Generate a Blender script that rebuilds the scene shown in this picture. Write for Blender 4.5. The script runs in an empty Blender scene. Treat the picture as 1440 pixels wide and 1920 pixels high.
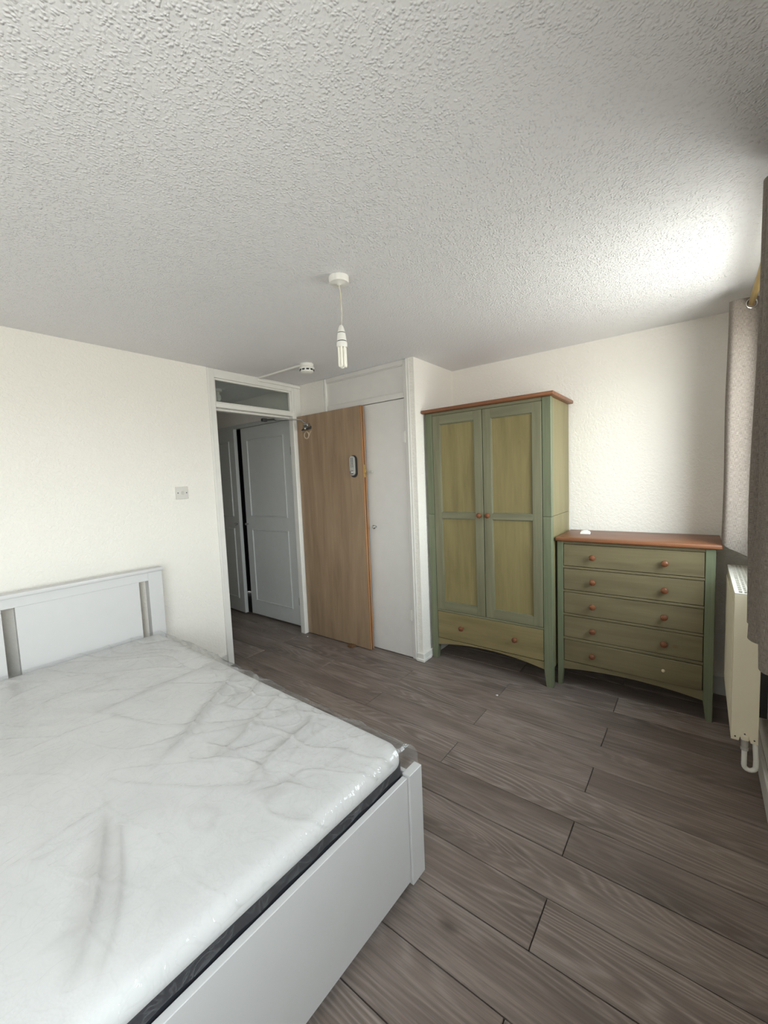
import bpy, bmesh, math, random
import numpy as np
from mathutils import Vector, Matrix, noise as mnoise
random.seed(7)
SC = bpy.context.scene
COL = SC.collection

# ------------------------------------------------------------------ camera
CAM_POS = Vector((2.88398, -0.13183, 1.39994))
CR = Vector((0.79319161, 0.60761076, -0.04069691))
CU = Vector((-0.01637687, 0.08808802, 0.99597806))
CF = Vector((-0.6087519, 0.78933495, -0.07982144))
cam = bpy.data.cameras.new('camera')
cam.sensor_fit = 'VERTICAL'
cam.sensor_height = 24.0
cam.lens = 771.26 / 1920.0 * 24.0
cam.clip_start = 0.02
camo = bpy.data.objects.new('camera', cam)
COL.objects.link(camo)
M = Matrix.Identity(4)
for i in range(3):
    M[i][0] = CR[i]; M[i][1] = CU[i]; M[i][2] = -CF[i]; M[i][3] = CAM_POS[i]
camo.matrix_world = M
SC.camera = camo

# ------------------------------------------------------------------ world: soft sky above, warm sunlit ground below
world = bpy.data.worlds.new('world')
SC.world = world
world.use_nodes = True
wt = world.node_tree
wt.nodes.clear()
wout = wt.nodes.new('ShaderNodeOutputWorld')
wbg = wt.nodes.new('ShaderNodeBackground')
wtc = wt.nodes.new('ShaderNodeTexCoord')
wsep = wt.nodes.new('ShaderNodeSeparateXYZ')
wmr = wt.nodes.new('ShaderNodeMapRange')
wramp = wt.nodes.new('ShaderNodeValToRGB')
wmr.inputs['From Min'].default_value = -1.0
wmr.inputs['From Max'].default_value = 1.0
wt.links.new(wtc.outputs['Generated'], wsep.inputs[0])
wt.links.new(wsep.outputs['Z'], wmr.inputs['Value'])
wt.links.new(wmr.outputs[0], wramp.inputs[0])
wt.links.new(wramp.outputs[0], wbg.inputs['Color'])
wt.links.new(wbg.outputs[0], wout.inputs[0])
we = wramp.color_ramp.elements
we[0].position = 0.0; we[0].color = (0.46, 0.44, 0.415, 1)
we[1].position = 0.47; we[1].color = (0.53, 0.505, 0.48, 1)
e = we.new(0.54); e.color = (0.98, 0.99, 1.0, 1)
e = we.new(0.72); e.color = (0.70, 0.74, 0.79, 1)
e = we.new(1.0); e.color = (0.46, 0.53, 0.61, 1)
WORLD_STRENGTH = 22.5
wbg.inputs['Strength'].default_value = WORLD_STRENGTH

# portal in the window opening: guides sampling of the sky, gives no light of its own
WIN = (1.72, 2.52, 0.98, 2.13)       # window between the curtains
WIN2 = (-1.50, -0.12, 0.98, 2.13)    # second window, beside the photographer
for wy0, wy1, wz0, wz1 in (WIN, WIN2):
    pl = bpy.data.lights.new('window_portal', 'AREA')
    pl.shape = 'RECTANGLE'; pl.size = wy1 - wy0; pl.size_y = wz1 - wz0
    pl.cycles.is_portal = True
    plo = bpy.data.objects.new('window_portal', pl)
    COL.objects.link(plo)
    plo.location = (3.24, (wy0 + wy1) / 2, (wz0 + wz1) / 2)
    plo.rotation_euler = (math.pi / 2, 0, math.pi / 2)   # faces into the room

vs = SC.view_settings
vs.view_transform = 'Standard'
vs.look = 'None'
vs.exposure = 0.0
vs.gamma = 1.0
vs.use_curve_mapping = False
SC.cycles.max_bounces = 10
SC.cycles.diffuse_bounces = 6
SC.cycles.glossy_bounces = 4
SC.cycles.use_adaptive_sampling = True
SC.cycles.adaptive_threshold = 0.02
SC.cycles.transmission_bounces = 8
SC.cycles.transparent_max_bounces = 16
SC.cycles.use_denoising = True
SC.cycles.sample_clamp_indirect = 8.0

# ------------------------------------------------------------------ helpers
def srgb(r, g, b):
    f = lambda c: (c / 255) / 12.92 if c <= 10 else (((c / 255) + 0.055) / 1.055) ** 2.4
    return (f(r), f(g), f(b), 1.0)

class NT:
    """small node-tree builder"""
    def __init__(s, name):
        s.m = bpy.data.materials.new(name)
        s.m.use_nodes = True
        s.t = s.m.node_tree
        s.t.nodes.clear()
        s.out = s.t.nodes.new('ShaderNodeOutputMaterial')
    def n(s, typ, **kw):
        nd = s.t.nodes.new('ShaderNode' + typ)
        for k, v in kw.items():
            setattr(nd, k, v)
        return nd
    def l(s, a, b):
        s.t.links.new(a, b)
    def put(s, sock, v):
        if hasattr(v, 'links') or isinstance(v, bpy.types.NodeSocket):
            s.t.links.new(v, sock)
        else:
            sock.default_value = v
    def math(s, op, a, b=0.0, c=None, clamp=False):
        nd = s.n('Math', operation=op, use_clamp=clamp)
        s.put(nd.inputs[0], a); s.put(nd.inputs[1], b)
        if c is not None: s.put(nd.inputs[2], c)
        return nd.outputs[0]
    def coords(s, scale=(1, 1, 1), rnd=0.0, kind='Object', rot=(0, 0, 0)):
        tc = s.n('TexCoord')
        mp = s.n('Mapping')
        mp.inputs['Scale'].default_value = scale
        mp.inputs['Rotation'].default_value = rot
        s.l(tc.outputs[kind], mp.inputs['Vector'])
        if rnd:
            oi = s.n('ObjectInfo')
            k = s.math('MULTIPLY', oi.outputs['Random'], rnd)
            cb = s.n('CombineXYZ')
            s.l(k, cb.inputs[0])
            k2 = s.math('MULTIPLY', oi.outputs['Random'], rnd * 1.7)
            s.l(k2, cb.inputs[1])
            k3 = s.math('MULTIPLY', oi.outputs['Random'], rnd * 2.3)
            s.l(k3, cb.inputs[2])
            s.l(cb.outputs[0], mp.inputs['Location'])
        return mp.outputs[0]
    def noise(s, vec, scale, detail=2.0, rough=0.5, dist=0.0):
        nd = s.n('TexNoise')
        s.l(vec, nd.inputs['Vector'])
        nd.inputs['Scale'].default_value = scale
        nd.inputs['Detail'].default_value = detail
        nd.inputs['Roughness'].default_value = rough
        nd.inputs['Distortion'].default_value = dist
        return nd.outputs[0]
    def ramp(s, fac, stops):
        nd = s.n('ValToRGB')
        s.put(nd.inputs[0], fac)
        el = nd.color_ramp.elements
        while len(el) < len(stops): el.new(0.5)
        for e, (p, c) in zip(el, stops):
            e.position = p
            e.color = c if len(c) == 4 else (*c, 1)
        return nd.outputs[0]
    def mix(s, fac, a, b, mode='MIX'):
        nd = s.n('MixRGB', blend_type=mode)
        s.put(nd.inputs[0], fac); s.put(nd.inputs[1], a); s.put(nd.inputs[2], b)
        return nd.outputs[0]
    def schlick(s, f0=0.04, normal=None, gain=1.0):
        g = s.n('NewGeometry')
        d = s.n('VectorMath', operation='DOT_PRODUCT')
        s.l(g.outputs['Incoming'], d.inputs[0]); s.l(normal if normal is not None else g.outputs['Normal'], d.inputs[1])
        c = s.math('ABSOLUTE', d.outputs['Value'])
        p = s.math('POWER', s.math('SUBTRACT', 1.0, c, clamp=True), 5.0)
        return s.math('MULTIPLY', s.math('MULTIPLY_ADD', p, 1.0 - f0, f0), gain, clamp=True)
    def bump(s, h, strength=0.3, dist=0.002, normal=None):
        nd = s.n('Bump')
        nd.inputs['Strength'].default_value = strength
        nd.inputs['Distance'].default_value = dist
        s.l(h, nd.inputs['Height'])
        if normal is not None: s.l(normal, nd.inputs['Normal'])
        return nd.outputs[0]
    def pbr(s, color, rough=0.5, normal=None, metal=0.0, spec=0.5):
        p = s.n('BsdfPrincipled')
        s.put(p.inputs['Base Color'], color)
        s.put(p.inputs['Roughness'], rough)
        p.inputs['Metallic'].default_value = metal
        p.inputs['Specular IOR Level'].default_value = spec
        if normal is not None: s.l(normal, p.inputs['Normal'])
        s.l(p.outputs[0], s.out.inputs[0])
        return p

MB_BEV = 0.0
class MB:
    """collects shapes and links them as one mesh object"""
    def __init__(s):
        s.bm = bmesh.new()
    def box(s, x0, x1, y0, y1, z0, z1, bev=0.0, seg=1, rot=None, piv=None):
        r = bmesh.ops.create_cube(s.bm, size=1.0)
        vs_ = r['verts']
        for v in vs_:
            v.co = Vector(((x0 + x1) / 2 + v.co.x * (x1 - x0), (y0 + y1) / 2 + v.co.y * (y1 - y0), (z0 + z1) / 2 + v.co.z * (z1 - z0)))
        if rot is not None:
            p = Vector(piv) if piv is not None else Vector(((x0 + x1) / 2, (y0 + y1) / 2, (z0 + z1) / 2))
            for v in vs_: v.co = p + rot @ (v.co - p)
        if bev > 0:
            ed = list({e for v in vs_ for e in v.link_edges})
            bmesh.ops.bevel(s.bm, geom=ed, offset=bev, segments=seg, affect='EDGES', profile=0.5)
        return s
    def quad(s, pts):
        s.bm.faces.new([s.bm.verts.new(p) for p in pts]); return s
    def prism(s, poly, axis, a0, a1, bev=0.0):
        """extrude a 2-D polygon along an axis; poly gives the two other coordinates in order"""
        def mk(p, a):
            c = [0, 0, 0]; o = [i for i in range(3) if i != axis]
            c[axis] = a; c[o[0]] = p[0]; c[o[1]] = p[1]
            return Vector(c)
        A = [s.bm.verts.new(mk(p, a0)) for p in poly]
        B = [s.bm.verts.new(mk(p, a1)) for p in poly]
        fs = [s.bm.faces.new(A), s.bm.faces.new(list(reversed(B)))]
        n = len(poly)
        for i in range(n):
            fs.append(s.bm.faces.new([A[i], B[i], B[(i + 1) % n], A[(i + 1) % n]]))
        bmesh.ops.recalc_face_normals(s.bm, faces=fs)
        if bev > 0:
            ed = list({e for f in fs for e in f.edges})
            bmesh.ops.bevel(s.bm, geom=ed, offset=bev, segments=1, affect='EDGES')
        return s
    def lathe(s, prof, org=(0, 0, 0), axis=(0, 0, 1), n=24):
        """prof: (radius, height) pairs along axis"""
        q = Vector((0, 0, 1)).rotation_difference(Vector(axis).normalized())
        o = Vector(org)
        rings = []
        for r, h in prof:
            if r < 1e-6:
                rings.append([s.bm.verts.new(o + q @ Vector((0, 0, h)))])
            else:
                rings.append([s.bm.verts.new(o + q @ Vector((r * math.cos(2 * math.pi * k / n), r * math.sin(2 * math.pi * k / n), h))) for k in range(n)])
        fs = []
        for A, B in zip(rings[:-1], rings[1:]):
            if len(A) == 1 and len(B) == 1: continue
            for k in range(n):
                k2 = (k + 1) % n
                if len(A) == 1: fs.append(s.bm.faces.new([A[0], B[k], B[k2]]))
                elif len(B) == 1: fs.append(s.bm.faces.new([A[k2], A[k], B[0]]))
                else: fs.append(s.bm.faces.new([A[k], B[k], B[k2], A[k2]]))
        if len(rings[0]) > 1: fs.append(s.bm.faces.new(rings[0]))
        if len(rings[-1]) > 1: fs.append(s.bm.faces.new(list(reversed(rings[-1]))))
        bmesh.ops.recalc_face_normals(s.bm, faces=fs)
        return s
    def tube(s, pts, r, n=12):
        pts = [Vector(p) for p in pts]
        rings = []
        up = Vector((0.13, 0.31, 0.94)).normalized()
        for i, p in enumerate(pts):
            t = (pts[min(i + 1, len(pts) - 1)] - pts[max(i - 1, 0)]).normalized()
            a = t.cross(up)
            if a.length < 1e-3: a = t.cross(Vector((1, 0, 0)))
            a.normalize(); b = t.cross(a)
            up = -b if False else up
            rings.append([s.bm.verts.new(p + r * (math.cos(2 * math.pi * k / n) * a + math.sin(2 * math.pi * k / n) * b)) for k in range(n)])
        fs = []
        for A, B in zip(rings[:-1], rings[1:]):
            for k in range(n):
                fs.append(s.bm.faces.new([A[k], A[(k + 1) % n], B[(k + 1) % n], B[k]]))
        fs.append(s.bm.faces.new(list(reversed(rings[0]))))
        fs.append(s.bm.faces.new(rings[-1]))
        bmesh.ops.recalc_face_normals(s.bm, faces=fs)
        return s
    def torus(s, c, axis, R, r, n=24, m=8):
        q = Vector((0, 0, 1)).rotation_difference(Vector(axis).normalized())
        c = Vector(c)
        g = [[s.bm.verts.new(c + q @ Vector(((R + r * math.cos(2 * math.pi * j / m)) * math.cos(2 * math.pi * i / n), (R + r * math.cos(2 * math.pi * j / m)) * math.sin(2 * math.pi * i / n), r * math.sin(2 * math.pi * j / m)))) for j in range(m)] for i in range(n)]
        for i in range(n):
            for j in range(m):
                s.bm.faces.new([g[i][j], g[(i + 1) % n][j], g[(i + 1) % n][(j + 1) % m], g[i][(j + 1) % m]])
        return s
    def build(s, name, mat, parent=None, sharp=35, loc=None):
        me = bpy.data.meshes.new(name)
        s.bm.to_mesh(me); s.bm.free()
        for mm in (mat if isinstance(mat, (list, tuple)) else [mat]): me.materials.append(mm)
        for p in me.polygons: p.use_smooth = True
        me.set_sharp_from_angle(angle=math.radians(sharp))
        o = bpy.data.objects.new(name, me)
        COL.objects.link(o)
        if parent is not None: o.parent = parent
        if loc is not None: o.location = loc
        return o

def grid_mesh(name, P, mat, parent=None, sharp=180):
    """P: array (n, m, 3)"""
    n, m = P.shape[:2]
    me = bpy.data.meshes.new(name)
    idx = np.arange(n * m).reshape(n, m)
    f = np.stack([idx[:-1, :-1], idx[1:, :-1], idx[1:, 1:], idx[:-1, 1:]], -1).reshape(-1, 4)
    me.from_pydata(P.reshape(-1, 3).tolist(), [], f.tolist())
    me.materials.append(mat)
    for p in me.polygons: p.use_smooth = True
    if sharp < 180: me.set_sharp_from_angle(angle=math.radians(sharp))
    o = bpy.data.objects.new(name, me)
    COL.objects.link(o)
    if parent is not None: o.parent = parent
    return o

def tag(o, label=None, cat=None, group=None, kind=None):
    if label: o['label'] = label
    if cat: o['category'] = cat
    if group: o['group'] = group
    if kind: o['kind'] = kind
    return o
def empty(name, loc=(0, 0, 0), rz=0.0):
    o = bpy.data.objects.new(name, None)
    COL.objects.link(o)
    o.location = loc; o.rotation_euler = (0, 0, rz)
    o.empty_display_size = 0.1
    return o

# ------------------------------------------------------------------ materials
def mat_plain(name, col, rough=0.5, metal=0.0, spec=0.5, vary=0.05, scale=12.0, bump=0.0, bscale=200.0, bdist=0.001):
    t = NT(name)
    v = t.coords()
    n = t.noise(v, scale, 3.0)
    dark = tuple(c * (1 - vary) for c in col[:3]) + (1,)
    lite = tuple(min(1, c * (1 + vary)) for c in col[:3]) + (1,)
    c = t.ramp(n, [(0.3, dark), (0.7, lite)])
    nm = None
    if bump > 0:
        nm = t.bump(t.noise(v, bscale, 3.0), bump, bdist)
    t.pbr(c, rough, nm, metal, spec)
    return t.m

def mat_wallpaper(name, col):
    t = NT(name)
    v = t.coords()
    n1 = t.noise(v, 62.0, 3.0, 0.55, 0.6)
    n2 = t.noise(v, 190.0, 2.0, 0.5, 0.3)
    h = t.math('ADD', t.math('MULTIPLY', t.ramp(n1, [(0.38, (0, 0, 0)), (0.62, (1, 1, 1))]), 1.0), t.math('MULTIPLY', n2, 0.35))
    nm = t.bump(h, 0.50, 0.0030)
    big = t.noise(v, 1.3, 2.0)
    c = t.ramp(big, [(0.3, tuple(k * 0.975 for k in col[:3])), (0.7, col[:3])])
    t.pbr(c, 0.72, nm, spec=0.3)
    return t.m

def mat_artex():
    t = NT('stippled_ceiling_paint')
    v = t.coords(scale=(1, 1, 1))
    w = t.n('TexNoise'); t.l(v, w.inputs['Vector']); w.inputs['Scale'].default_value = 30.0
    ws = t.n('VectorMath', operation='SCALE'); t.l(w.outputs['Color'], ws.inputs[0]); ws.inputs['Scale'].default_value = 0.016
    wa = t.n('VectorMath', operation='ADD'); t.l(v, wa.inputs[0]); t.l(ws.outputs[0], wa.inputs[1])
    vo = t.n('TexVoronoi', feature='SMOOTH_F1')
    t.l(wa.outputs[0], vo.inputs['Vector'])
    vo.inputs['Scale'].default_value = 128.0
    vo.inputs['Smoothness'].default_value = 0.35
    blob = t.ramp(vo.outputs['Distance'], [(0.08, (1, 1, 1)), (0.62, (0, 0, 0))])
    n = t.noise(v, 64.0, 2.0, 0.5)
    patch = t.ramp(t.noise(v, 9.0, 2.0), [(0.3, (0.65, 0.65, 0.65)), (0.7, (1, 1, 1))])
    h = t.math('MULTIPLY', blob, t.math('MULTIPLY', t.ramp(n, [(0.36, (0.12, 0.12, 0.12)), (0.6, (1, 1, 1))]), patch))
    nm = t.bump(h, 0.85, 0.0042)
    t.pbr(srgb(232, 231, 233), 0.6, nm, spec=0.35)
    return t.m

def mat_plank():
    t = NT('grey_oak_laminate')
    v = t.coords(scale=(0.30, 2.6, 1.0), rnd=37.0)
    base = t.noise(v, 1.7, 2.0, 0.45, 0.25)
    rings = t.math('SINE', t.math('MULTIPLY', base, 210.0))
    ring = t.math('POWER', t.math('MULTIPLY_ADD', rings, 0.5, 0.5), 2.2)
    zone = t.ramp(t.noise(v, 1.1, 1.0), [(0.34, (0.08, 0.08, 0.08)), (0.60, (1, 1, 1))])
    v2 = t.coords(scale=(2.2, 60.0, 1.0), rnd=19.0)
    fib = t.noise(v2, 2.4, 4.0, 0.65)
    v3 = t.coords(scale=(1.1, 5.0, 1.0), rnd=11.0)
    cloud = t.noise(v3, 1.6, 3.0, 0.55)
    c0 = t.ramp(cloud, [(0.30, srgb(104, 92, 85)), (0.52, srgb(130, 116, 108)), (0.72, srgb(148, 134, 126))])
    c1 = t.mix(t.math('MULTIPLY', t.math('MULTIPLY', ring, zone), 0.58), c0, srgb(168, 156, 149))
    c2 = t.mix(t.ramp(fib, [(0.40, (0.45, 0.45, 0.45)), (0.60, (0, 0, 0))]), c1, srgb(90, 81, 76))
    kn = t.n('TexVoronoi'); t.l(t.coords(scale=(1.6, 3.2, 1.0), rnd=23.0), kn.inputs['Vector'])
    kn.inputs['Scale'].default_value = 1.5
    kd = t.ramp(kn.outputs['Distance'], [(0.0, (0.85, 0.85, 0.85)), (0.06, (0.45, 0.45, 0.45)), (0.11, (0, 0, 0))])
    c3 = t.mix(kd, c2, srgb(70, 60, 54))
    oi = t.n('ObjectInfo')
    val = t.math('MULTIPLY_ADD', oi.outputs['Random'], 0.26, 0.84)
    hs = t.n('HueSaturation'); t.l(c3, hs.inputs['Color']); t.l(val, hs.inputs['Value'])
    hgt = t.math('ADD', t.math('MULTIPLY', fib, 0.6), t.math('MULTIPLY', t.math('MULTIPLY', ring, zone), 0.4))
    nm = t.bump(hgt, 0.22, 0.0012)
    ro = t.ramp(fib, [(0.3, (0.50, 0.50, 0.50)), (0.7, (0.36, 0.36, 0.36))])
    t.pbr(hs.outputs[0], ro, nm, spec=0.4)
    return t.m

def mat_wood(name, dark, mid, lite, axis=2, knots=0.0, knotcol=(0.04, 0.025, 0.015, 1), rough=0.5, stretch=14.0, fine=0.25, rnd=9.0, spec=0.4):
    """grain runs along axis; sparse round knots"""
    t = NT(name)
    sc = [stretch, stretch, stretch]; sc[axis] = 1.0
    v = t.coords(scale=tuple(sc), rnd=rnd)
    g = t.noise(v, 1.6, 5.0, 0.6, 0.35)
    sc2 = [stretch * 5] * 3; sc2[axis] = 1.5
    g2 = t.noise(t.coords(scale=tuple(sc2), rnd=rnd), 2.0, 3.0, 0.6)
    c = t.ramp(g, [(0.30, dark), (0.5, mid), (0.72, lite)])
    c = t.mix(t.math('MULTIPLY', t.ramp(g2, [(0.45, (1, 1, 1)), (0.62, (0, 0, 0))]), fine), c, dark)
    if knots > 0:
        sk = [1.5] * 3; sk[axis] = 0.9
        kv = t.n('TexVoronoi'); t.l(t.coords(scale=tuple(sk), rnd=rnd * 1.3), kv.inputs['Vector'])
        kv.inputs['Scale'].default_value = 5.2
        sep = t.n('SeparateColor'); t.l(kv.outputs['Color'], sep.inputs[0])
        on = t.math('LESS_THAN', sep.outputs[0], knots)
        ring = t.ramp(kv.outputs['Distance'], [(0.0, (1, 1, 1)), (0.05, (0.8, 0.8, 0.8)), (0.075, (0.25, 0.25, 0.25)), (0.12, (0, 0, 0))])
        c = t.mix(t.math('MULTIPLY', ring, t.math('MULTIPLY', on, 0.85)), c, knotcol)
    nm = t.bump(t.math('ADD', g, t.math('MULTIPLY', g2, 0.5)), 0.12, 0.0008)
    t.pbr(c, rough, nm, spec=spec)
    return t.m

def mat_linen(name, a, b, transl=0.35):
    t = NT(name)
    tc = t.n('UVMap')
    def th(sx, sy, s):
        mp = t.n('Mapping'); mp.inputs['Scale'].default_value = (sx, sy, 1)
        t.l(tc.outputs[0], mp.inputs['Vector'])
        return t.noise(mp.outputs[0], s, 2.0, 0.5)
    warp = th(1150, 60, 1.0)
    weft = th(60, 1150, 1.0)
    m = t.math('MULTIPLY_ADD', t.math('ADD', warp, weft), 0.5, 0.0)
    c = t.ramp(m, [(0.38, a), (0.62, b)])
    nm = t.bump(m, 0.35, 0.001)
    p = t.pbr(c, 0.9, nm, spec=0.15)
    tr = t.n('BsdfTranslucent'); t.l(c, tr.inputs[0])
    mx = t.n('MixShader'); mx.inputs[0].default_value = transl
    t.l(p.outputs[0], mx.inputs[1]); t.l(tr.outputs[0], mx.inputs[2])
    t.l(mx.outputs[0], t.out.inputs[0])
    return t.m

def mat_glass(name, tint=(0.93, 0.96, 0.95, 1), rough=0.0):
    t = NT(name)
    fr = t.schlick(0.04)
    tr = t.n('BsdfTransparent'); tr.inputs[0].default_value = tint
    gl = t.n('BsdfGlossy'); gl.inputs['Roughness'].default_value = rough
    v = t.coords(); nm = t.bump(t.noise(v, 3.0, 1.0), 0.02, 0.002); t.l(nm, gl.inputs['Normal'])
    mx = t.n('MixShader')
    t.l(fr, mx.inputs[0]); t.l(tr.outputs[0], mx.inputs[1]); t.l(gl.outputs[0], mx.inputs[2])
    t.l(mx.outputs[0], t.out.inputs[0])
    return t.m

def mat_film():
    t = NT('clear_polythene_film')
    v = t.coords(scale=(1, 1, 1), rot=(0, 0, 0.25))
    n1 = t.noise(t.coords(scale=(3.0, 22.0, 8.0), rot=(0, 0, -0.35)), 1.8, 3.0, 0.55, 0.8)
    n2 = t.noise(v, 34.0, 3.0, 0.6, 1.2)
    st = t.noise(t.coords(scale=(60.0, 6.0, 6.0), rot=(0, 0, 0.10)), 1.0, 2.0, 0.5, 0.4)
    st = t.ramp(st, [(0.60, (0, 0, 0)), (0.70, (1, 1, 1))])
    rd = t.math('ABSOLUTE', t.math('SUBTRACT', t.noise(v, 13.0, 2.0, 0.5, 1.6), 0.5))
    rd = t.ramp(rd, [(0.0, (1, 1, 1)), (0.04, (0, 0, 0))])
    at = t.n('Attribute'); at.attribute_name = 'gather'
    ga = t.math('MULTIPLY', at.outputs['Fac'], 1.0, clamp=True)       # where the film lies in several layers
    h = t.math('ADD', t.math('MULTIPLY', n1, 0.7), t.math('MULTIPLY', n2, 0.25))
    h = t.math('ADD', h, t.math('ADD', t.math('MULTIPLY', st, 0.22), t.math('MULTIPLY', rd, 0.16)))
    nm = t.bump(h, 0.5, 0.006)
    fr = t.schlick(0.045, nm)
    tr = t.n('BsdfTransparent')
    t.l(t.mix(ga, (0.99, 0.992, 0.99, 1), (0.83, 0.82, 0.81, 1)), tr.inputs[0])
    df = t.n('BsdfDiffuse'); df.inputs[0].default_value = (0.80, 0.80, 0.80, 1); t.l(nm, df.inputs['Normal'])
    gl = t.n('BsdfGlossy'); gl.inputs['Roughness'].default_value = 0.035; t.l(nm, gl.inputs['Normal'])
    m1 = t.n('MixShader')
    t.l(t.math('ADD', t.math('MULTIPLY_ADD', ga, 0.16, 0.03), t.math('MULTIPLY', rd, 0.05)), m1.inputs[0])
    t.l(tr.outputs[0], m1.inputs[1]); t.l(df.outputs[0], m1.inputs[2])
    m2 = t.n('MixShader')
    t.l(fr, m2.inputs[0]); t.l(m1.outputs[0], m2.inputs[1]); t.l(gl.outputs[0], m2.inputs[2])
    t.l(m2.outputs[0], t.out.inputs[0])
    return t.m

def mat_knit():
    t = NT('white_mattress_knit')
    v = t.coords(scale=(1, 1, 1))
    vo = t.n('TexVoronoi'); t.l(v, vo.inputs['Vector']); vo.inputs['Scale'].default_value = 160.0
    n = t.noise(v, 5.0, 2.0)
    c = t.ramp(n, [(0.3, srgb(209, 208, 208)), (0.7, srgb(217, 216, 216))])
    nm = t.bump(vo.outputs['Distance'], 0.25, 0.0015)
    t.pbr(c, 0.85, nm, spec=0.2)
    return t.m

WALLP = mat_wallpaper('warm_white_embossed_wallpaper', srgb(239, 235, 228))
CEIL = mat_artex()
PLANK = mat_plank()
WHITE_GLOSS = mat_plain('white_gloss_paint', srgb(226, 224, 219), 0.35, vary=0.02, bump=0.05, bscale=60)
WHITE_MATT = mat_plain('white_cupboard_paint', srgb(218, 215, 212), 0.5, vary=0.02)
GREY_DOOR = mat_plain('grey_white_door_paint', srgb(206, 208, 207), 0.42, vary=0.02)
WHITE_PLASTIC = mat_plain('white_plastic', srgb(232, 230, 224), 0.35, vary=0.015)
SWITCH_PLASTIC = mat_plain('pale_grey_plastic', srgb(206, 202, 196), 0.35, vary=0.02)
TUBE_WHITE = mat_plain('frosted_tube_white', srgb(244, 241, 230), 0.3, vary=0.01)
BLACK_PLASTIC = mat_plain('black_plastic', srgb(28, 28, 30), 0.4, vary=0.1)
DARK_GREY = mat_plain('dark_grey_metal', srgb(70, 70, 72), 0.45, metal=0.3, vary=0.1)
CHROME = mat_plain('brushed_chrome', srgb(190, 190, 190), 0.25, metal=1.0, vary=0.05)
SILVER = mat_plain('silver_lock_metal', srgb(190, 188, 184), 0.3, metal=0.35, vary=0.05)
BRASS = mat_plain('aged_brass', srgb(176, 150, 96), 0.35, metal=0.8, vary=0.08)
CABINET_WHITE = mat_plain('white_bed_foil', srgb(202, 201, 201), 0.38, vary=0.01)
SLATBASE = mat_plain('pale_board', srgb(190, 170, 140), 0.7)
RAD_CREAM = mat_plain('cream_radiator_enamel', srgb(226, 217, 193), 0.4, vary=0.02)
RAD_GRILLE = mat_plain('pale_radiator_grille', srgb(216, 210, 198), 0.4, vary=0.02)
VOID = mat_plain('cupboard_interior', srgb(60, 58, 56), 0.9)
SKIRT = mat_plain('skirting_paint', srgb(208, 205, 200), 0.45, vary=0.02)
GROUND = mat_plain('subfloor', srgb(40, 34, 30), 0.9)
OAK_LEAF = mat_wood('brown_oak_laminate', srgb(140, 118, 96), srgb(158, 134, 109), srgb(172, 148, 122), axis=2, rough=0.5, stretch=10, fine=0.3)
LIPPING = mat_wood('orange_hardwood_lipping', srgb(140, 100, 66), srgb(160, 116, 78), srgb(176, 132, 94), axis=2, rough=0.45)
PINE_TOP = mat_wood('orange_waxed_pine', srgb(108, 67, 43), srgb(128, 82, 54), srgb(142, 97, 67), axis=0, knots=0.12, rough=0.38, fine=0.35)
PINE_KNOB = mat_wood('orange_turned_pine', srgb(100, 60, 38), srgb(118, 72, 46), srgb(130, 84, 57), axis=1, rough=0.35)
GREEN_POST = mat_wood('sage_green_stain_post', srgb(96, 102, 80), srgb(112, 118, 93), srgb(124, 128, 103), axis=2, knots=0.35, knotcol=srgb(84, 70, 44), rough=0.5, fine=0.25)
GREEN_FRAME_V = mat_wood('sage_olive_stain_upright', srgb(108, 106, 84), srgb(122, 120, 96), srgb(132, 130, 106), axis=2, knots=0.42, knotcol=srgb(84, 66, 40), rough=0.5, fine=0.25)
GREEN_FRAME_H = mat_wood('sage_olive_stain_rail', srgb(108, 106, 84), srgb(122, 120, 96), srgb(132, 130, 106), axis=0, knots=0.3, knotcol=srgb(84, 66, 40), rough=0.5, fine=0.25)
PINE_PANEL = mat_wood('pale_green_washed_pine', srgb(120, 109, 72), srgb(135, 123, 83), srgb(146, 134, 93), axis=2, knots=0.42, knotcol=srgb(116, 86, 44), rough=0.5, stretch=9, fine=0.2)
PINE_SIDE = mat_wood('pale_green_washed_side', srgb(122, 113, 80), srgb(132, 123, 89), srgb(140, 131, 96), axis=2, knots=0.1, knotcol=srgb(140, 116, 70), rough=0.5, stretch=7, fine=0.1)
DRAWER_SHADED = mat_wood('washed_drawer_shaded', srgb(103, 93, 69), srgb(116, 106, 79), srgb(125, 115, 87), axis=0, knots=0.1, knotcol=srgb(112, 92, 56), rough=0.45, stretch=9, fine=0.2)  # chest fronts: same wash as the wardrobe drawer, shade put into the colour
DRAWER_LIT = mat_wood('washed_drawer_lit', srgb(120, 108, 74), srgb(134, 121, 86), srgb(144, 131, 95), axis=0, knots=0.2, knotcol=srgb(112, 86, 50), rough=0.45, stretch=9, fine=0.2)  # wardrobe drawer and valance: lighter copy of that wash, brighter light painted in
LINEN = mat_linen('grey_brown_linen', srgb(112, 102, 95), srgb(164, 154, 145), 0.22)
GLASS = mat_glass('window_glass')
FILM = mat_film()
KNIT = mat_knit()
BORDER = mat_plain('charcoal_mattress_border', srgb(28, 29, 36), 0.85, vary=0.12, bump=0.3, bscale=300)
WEDGE_WOOD = mat_wood('brown_wedge_wood', srgb(88, 62, 42), srgb(104, 76, 52), srgb(118, 88, 62), axis=0, rough=0.6)
PAPER = mat_plain('white_scrap', srgb(232, 230, 224), 0.7, vary=0.02)

# ------------------------------------------------------------------ room dimensions (metres)
H = 2.27
YC = 2.437          # cupboard front
XC = 1.226          # cupboard corner
YW = 3.02           # wardrobe wall
XW = 3.13           # window wall
YF = -1.70          # wall behind the camera
XH = -2.6           # end of the hall
YHL = 1.25          # near wall of the hall

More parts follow.
